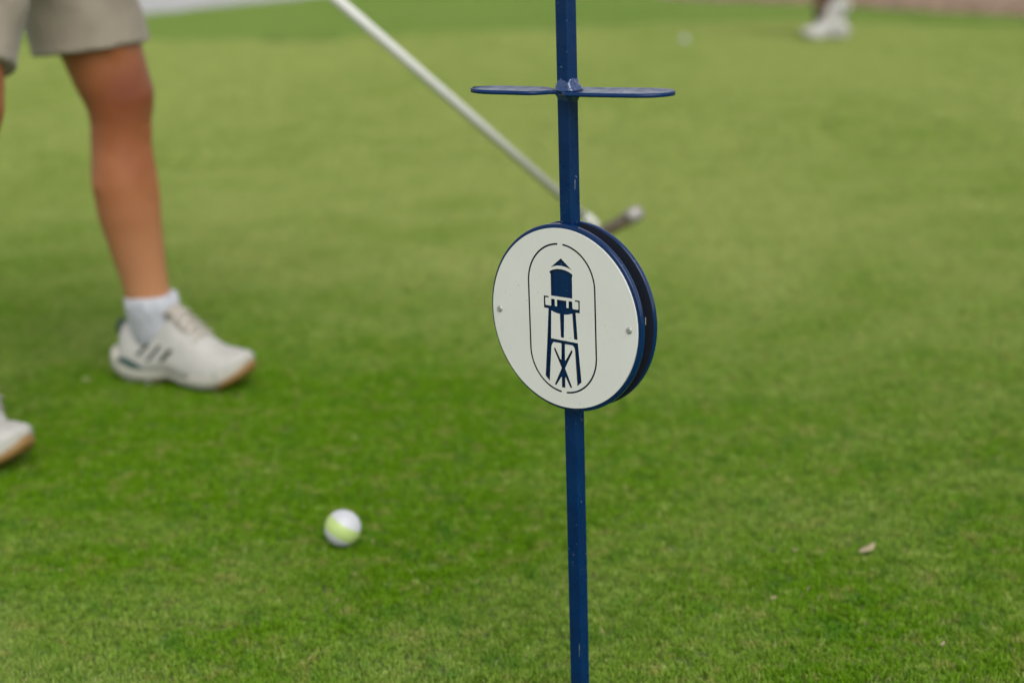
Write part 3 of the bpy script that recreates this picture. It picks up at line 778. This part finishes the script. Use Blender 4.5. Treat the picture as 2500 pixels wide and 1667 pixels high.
def person(name, J, label, group=None, skin_m=None, shorts_m=None, shirt_m=None, sock_m=None, voxel=.0055):
    root = thing(name, J['root'], label, 'person', group); org = Vector(J['root'])
    fwd = Vector(J['fwd']).normalized(); side = Vector((-fwd.y, fwd.x, 0))
    parts = []
    for s in ('L', 'R'):
        parts.append(leg(J['hip' + s], J['knee' + s], J['ank' + s], J.get('kf' + s, fwd), J['foot' + s]))
    pel, ch, nk = Vector(J['pelvis']), Vector(J['chest']), Vector(J['neck'])
    tor = [pel - Vector((0, 0, .09)), pel, pel.lerp(ch, .45), ch, ch.lerp(nk, .5), nk.lerp(ch, .08), nk, nk + (nk - ch).normalized() * .05 + fwd * .02]
    trr = [(.085, .12), (.105, .165), (.088, .135), (.108, .155), (.10, .16), (.06, .09), (.048, .052), (.045, .048)]
    parts.append(tube(tor, trr, fwd, 28))
    for s in ('L', 'R'):
        parts.append(arm(J['sh' + s], J['el' + s], J['wr' + s]))
        if 'grip' in J: parts.append(hand(J['wr' + s], J['grip'][s], J['gripax'], J['gs' + s]))
        else:
            w_ = Vector(J['wr' + s]); dn = (w_ - Vector(J['el' + s])).normalized()
            pp = [tube([w_, w_ + dn * .04, w_ + dn * .085], [(.022, .016), (.036, .014), (.032, .011)], fwd, 12)]
            for k, ln in enumerate((.052, .062, .058, .045)):
                b_ = w_ + dn * .08 + fwd * (.027 - .018 * k); pp.append(tube([b_, b_ + dn * ln * .5 + side * .003, b_ + dn * ln + side * .012 * (1 if s == 'R' else -1)], [.0085, .008, .006], fwd, 8))
            b_ = w_ + dn * .02 + fwd * .025; pp.append(tube([b_, b_ + dn * .03 + fwd * .022, b_ + dn * .06 + fwd * .025], [.011, .0095, .007], side, 8))
            parts.append(cat(*pp))
    hv, L = head(J['head'], J['look'])
    parts.append(hv); parts.append(tube([nk, Vector(J['head']) - Vector((0, 0, .04)) - Vector(J['look']).normalized() * .015], [.052, .05], fwd, 16))
    V_, F_ = cat(*parts)
    bd = remesh('body', (rel(V_, root), F_), voxel, 5, .6); obj('body', bd, skin_m, root)
    for s in (-1, 1):
        e_ = obj('eye', mesh('eye', *[(rel(a_, root) if i == 0 else a_) for i, a_ in enumerate(sphere(L(.076, .031 * s, .010), .011, 12))]), M['eye'], root)
    # hair: a cap over the back and top of the skull
    rows = []
    for i in range(1, 16):
        ph = pi * .62 * i / 15; rows.append([L(-.008 + (.101 if cos(a_) < .3 else .088) * sin(ph) * cos(a_), .080 * sin(ph) * sin(a_), .004 + .120 * cos(ph) - (.0 if cos(a_) < .3 else -.03 * (i > 12))) for a_ in [2 * pi * j / 28 for j in range(28)]])
    rows = [[p_ if True else p_ for p_ in r] for r in rows[:11]]
    obj('hair', mesh('hair', rel(loft(rows)[0], root), loft(rows)[1]), M['hair'], root)
    # shirt
    sp_ = [tube([pel + Vector((0, 0, .00)), pel.lerp(ch, .45), ch, ch.lerp(nk, .5), nk.lerp(ch, .16)], [(.116, .175), (.104, .152), (.12, .168), (.112, .17), (.064, .085)], fwd, 28)]
    for s in ('L', 'R'):
        a_, b_ = Vector(J['sh' + s]), Vector(J['el' + s]); sp_.append(tube([a_ - (b_ - a_) * .1, a_.lerp(b_, .3), a_.lerp(b_, .62)], [.055, .056, .060], (1, 0, .01), 16))
    V_, F_ = cat(*sp_); obj('shirt', remesh('shirt', (rel(V_, root), F_), .007, 3, .6), shirt_m, root)
    return root

def shorts(root, J, tabs, mat, fwd):
    """tabs: per leg, list of (centre, r fore-aft, r side)"""
    parts = []; pel = Vector(J['pelvis'])
    parts.append(tube([pel + Vector((0, 0, .05)), pel + Vector((0, 0, -.02)), pel - Vector((0, 0, .10)), pel - Vector((0, 0, .16))], [(.112, .168), (.128, .182), (.125, .178), (.10, .14)], fwd, 28))
    for tb in tabs:
        P = [Vector(c_) for c_, a_, b_ in tb]; parts.append(tube(P, [(a_, b_) for c_, a_, b_ in tb], fwd, 28))
    V_, F_ = cat(*parts); me = remesh('shorts', (rel(V_, root), F_), .0045, 2, .5)
    # cloth folds pressed into the mesh
    co = np.empty(len(me.vertices) * 3); me.vertices.foreach_get('co', co); co = co.reshape(-1, 3)
    no = np.empty(len(me.vertices) * 3); me.vertices.foreach_get('normal', no); no = no.reshape(-1, 3)
    a_ = .0055 * np.sin(co[:, 0] * 30 - co[:, 2] * 42 + 2.2 * np.sin(co[:, 1] * 22)) + .0035 * np.sin(co[:, 0] * 55 + co[:, 2] * 34 + 1.2 * np.sin(co[:, 1] * 30)) + .0030 * np.sin(co[:, 0] * -38 + co[:, 2] * 70 + co[:, 1] * 25)
    a_ *= np.clip((co[:, 2] - .545) / .06, .12, 1); co += no * a_[:, None]; me.vertices.foreach_set('co', co.ravel()); me.update()
    return obj('shorts', me, mat, root)
def sock(root, pts_, rads, mat, fwd):
    P = [Vector(p_) for p_ in pts_]; V_, F_ = tube(P, rads, fwd, 32); return obj('sock', mesh('sock', rel(V_, root), F_), mat, root)

# --- the golfer (grips at the putter, partly out of frame)
G0 = Vector((-.392, 2.292, .729)); G1 = Vector((.140, 2.80, .166)); gax = (G1 - G0).normalized()
yawL, yawR = radians(-24), radians(-24)
J = dict(root=(-.72, 2.24, 0), fwd=(1, -.12, 0),
         hipL=(-.672, 2.345, .80), kneeL=(-.586, 2.37, .448), ankL=(-.5650, 2.385, .100), footL=(cos(yawL), sin(yawL), 0),
         hipR=(-.735, 2.165, .80), kneeR=(-.720, 2.070, .466), ankR=(-.745, 2.012, .150), footR=(cos(yawR), sin(yawR), -.58),
         pelvis=(-.712, 2.25, .875), chest=(-.615, 2.25, 1.14), neck=(-.525, 2.245, 1.32), head=(-.43, 2.25, 1.42), look=(.75, .25, -.55),
         shL=(-.565, 2.405, 1.245), elL=(-.50, 2.42, .99), wrL=tuple(G0 + gax * .05 + Vector((-.045, .045, .03))),
         shR=(-.585, 2.09, 1.245), elR=(-.56, 2.09, .98), wrR=tuple(G0 + gax * .13 + Vector((-.05, -.04, .03))),
         grip=dict(L=G0 + gax * .07, R=G0 + gax * .155), gripax=gax, gsL=(-.5, .7, .2), gsR=(-.7, -.6, .1))
gf = person('person', J, 'golfer in khaki shorts, white ankle socks and cream golf shoes holding a white putter', 'people on the green', M['skin'], M['khaki'], M['shirt'])
fw = Vector(J['fwd']).normalized()
shorts(gf, J, [
    [((-.672, 2.33, .84), .095, .095), ((-.640, 2.345, .70), .095, .088), ((-.628, 2.36, .60), .0875, .085), ((-.622, 2.366, .568), .0875, .084), ((-.6185, 2.37, .540), .0875, .084), ((-.6165, 2.37, .521), .0875, .084)],
    [((-.735, 2.175, .84), .098, .095), ((-.726, 2.138, .70), .100, .094), ((-.727, 2.110, .60), .096, .092), ((-.727, 2.090, .54), .084, .086), ((-.726, 2.083, .520), .082, .084)]], M['khaki'], fw)
sock(gf, [(-.5635, 2.385, .141), (-.5635, 2.385, .138), (-.562, 2.385, .122), (-.560, 2.385, .105), (-.559, 2.385, .085), (-.558, 2.385, .050)], [.0375, (.0415, .040), (.0425, .040), (.042, .036), (.040, .0305), (.037, .027)], M['sock'], fw)
sock(gf, [(-.745, 2.016, .200), (-.745, 2.016, .197), (-.745, 2.014, .177), (-.745, 2.012, .15), (-.738, 2.009, .11)], [.0365, .0395, .040, (.040, .032), (.037, .028)], M['sock'], fw)
make_shoe(gf, (-.622, 2.412, .001), yawL, 0, 1)
make_shoe(gf, (-.866, 2.069, .001), yawR, radians(30), -1)

# --- the distant walker at the back of the green
fw2 = Vector((-1, -.25, 0)).normalized()
J2 = dict(root=(1.70, 8.62, 0), fwd=tuple(fw2),
          hipL=(1.76, 8.53, .88), kneeL=(1.69, 8.55, .48), ankL=(1.70, 8.55, .10), footL=tuple(fw2),
          hipR=(1.78, 8.70, .88), kneeR=(1.70, 8.70, .50), ankR=(1.80, 8.70, .19), footR=(-.5, -.1, -.8),
          pelvis=(1.775, 8.615, .95), chest=(1.75, 8.615, 1.24), neck=(1.74, 8.615, 1.44), head=(1.72, 8.615, 1.57), look=(-1, -.2, -.1),
          shL=(1.75, 8.45, 1.38), elL=(1.77, 8.42, 1.10), wrL=(1.70, 8.42, .87), shR=(1.75, 8.78, 1.38), elR=(1.79, 8.81, 1.10), wrR=(1.74, 8.82, .86))
p2 = person('person', J2, 'far off walker with dark legs and white shoes at the top of the picture', 'people on the green', M['skin2'], M['shorts2'], M['shirt2'], voxel=.009)
shorts(p2, J2, [[((1.76, 8.53, .90), .10, .10), ((1.72, 8.54, .68), .095, .09), ((1.70, 8.55, .55), .092, .088)], [((1.78, 8.70, .90), .10, .10), ((1.73, 8.70, .70), .095, .09), ((1.705, 8.70, .57), .092, .088)]], M['shorts2'], fw2)
sock(p2, [(1.70, 8.55, .150), (1.70, 8.55, .146), (1.70, 8.55, .10), (1.70, 8.55, .07)], [.036, .039, .040, .036], M['darksock'], fw2)
sock(p2, [(1.79, 8.70, .235), (1.79, 8.70, .23), (1.80, 8.70, .19), (1.80, 8.70, .16)], [.036, .039, .040, .036], M['darksock'], fw2)
y2 = math.atan2(fw2.y, fw2.x)
make_shoe(p2, (1.845, 8.53, .004), y2, 0, 1, gum=M['midsole'], size=1.12)
make_shoe(p2, (1.955, 8.66, .03), y2, radians(50), -1, gum=M['midsole'], size=1.15)

p2.location.y += .30; p2.location.x += .06
# ------------------------------------------------------------------ putter held by the golfer
pt = thing('putter', tuple(G1 - Vector((0, 0, .166)) + Vector((0, 0, .0))), 'white shafted putter slanting down from the golfer, its metal head seen behind the blue pole', 'putter')
M['shaft'] = simple('white_lacquer', (.62, .62, .58), .45, .03, Coat_Weight=.3)
M['grip'] = simple('grey_rubber_grip', (.45, .43, .40), .8, .1)
M['steel'] = simple('brushed_steel', (.34, .32, .30), .5, .1, Metallic=.75)
M['black'] = simple('dark_steel', (.06, .045, .02), .5, .1)
def pobj(name, vf, mat, par=None, **k): return obj(name, mesh(name, rel(vf[0], pt), vf[1]), mat, par or pt, **k)
pobj('shaft', tube([G0 + gax * .15, G0 + gax * .5, G1], [.0086, .0083, .0078], (0, 0, 1), 20), M['shaft'])
pobj('grip', tube([G0 - gax * .012, G0, G0 + gax * .15, G0 + gax * .185], [.011, .0135, .0125, .0092], (0, 0, 1), 20), M['grip'])
N0 = G1 - gax * .004; N1 = G1 + Vector((.014, .006, -.012)); N2 = G1 + Vector((.021, .008, -.031))
pobj('hosel', tube([N0, N0.lerp(N1, .5), N1, N2], [.0090, .0092, .0086, .0078], (0, 1, 0), 16), M['shaft'])
# blade head: long bar seen end-on to the right, with sole, face and a rounded toe weight
hd = Vector((.90, .16, .45)).normalized(); hup = Vector((-.38, 0, .92)); hup = (hup - hd * hup.dot(hd)).normalized(); hn = hd.cross(hup)
H0 = N2 - hup * .004 - hd * .022
def bar(prof_):
    return loft([[H0 + hd * t_ + hn * (abs(cos(a_)) ** .6 * (1 if cos(a_) > 0 else -1) * w_) + hup * (abs(sin(a_)) ** .6 * (1 if sin(a_) > 0 else -1) * hh) for a_ in [2 * pi * j / 20 for j in range(20)]] for t_, w_, hh in prof_])
pobj('putter_head', bar(((0, .004, .005), (.004, .010, .010), (.02, .0115, .0115), (.055, .0115, .0115), (.082, .012, .012))), M['black'])
pobj('toe_weight', bar(((.0825, .012, .012), (.088, .0135, .0135), (.104, .0135, .0138), (.111, .011, .0115), (.114, .005, .006))), M['steel'])
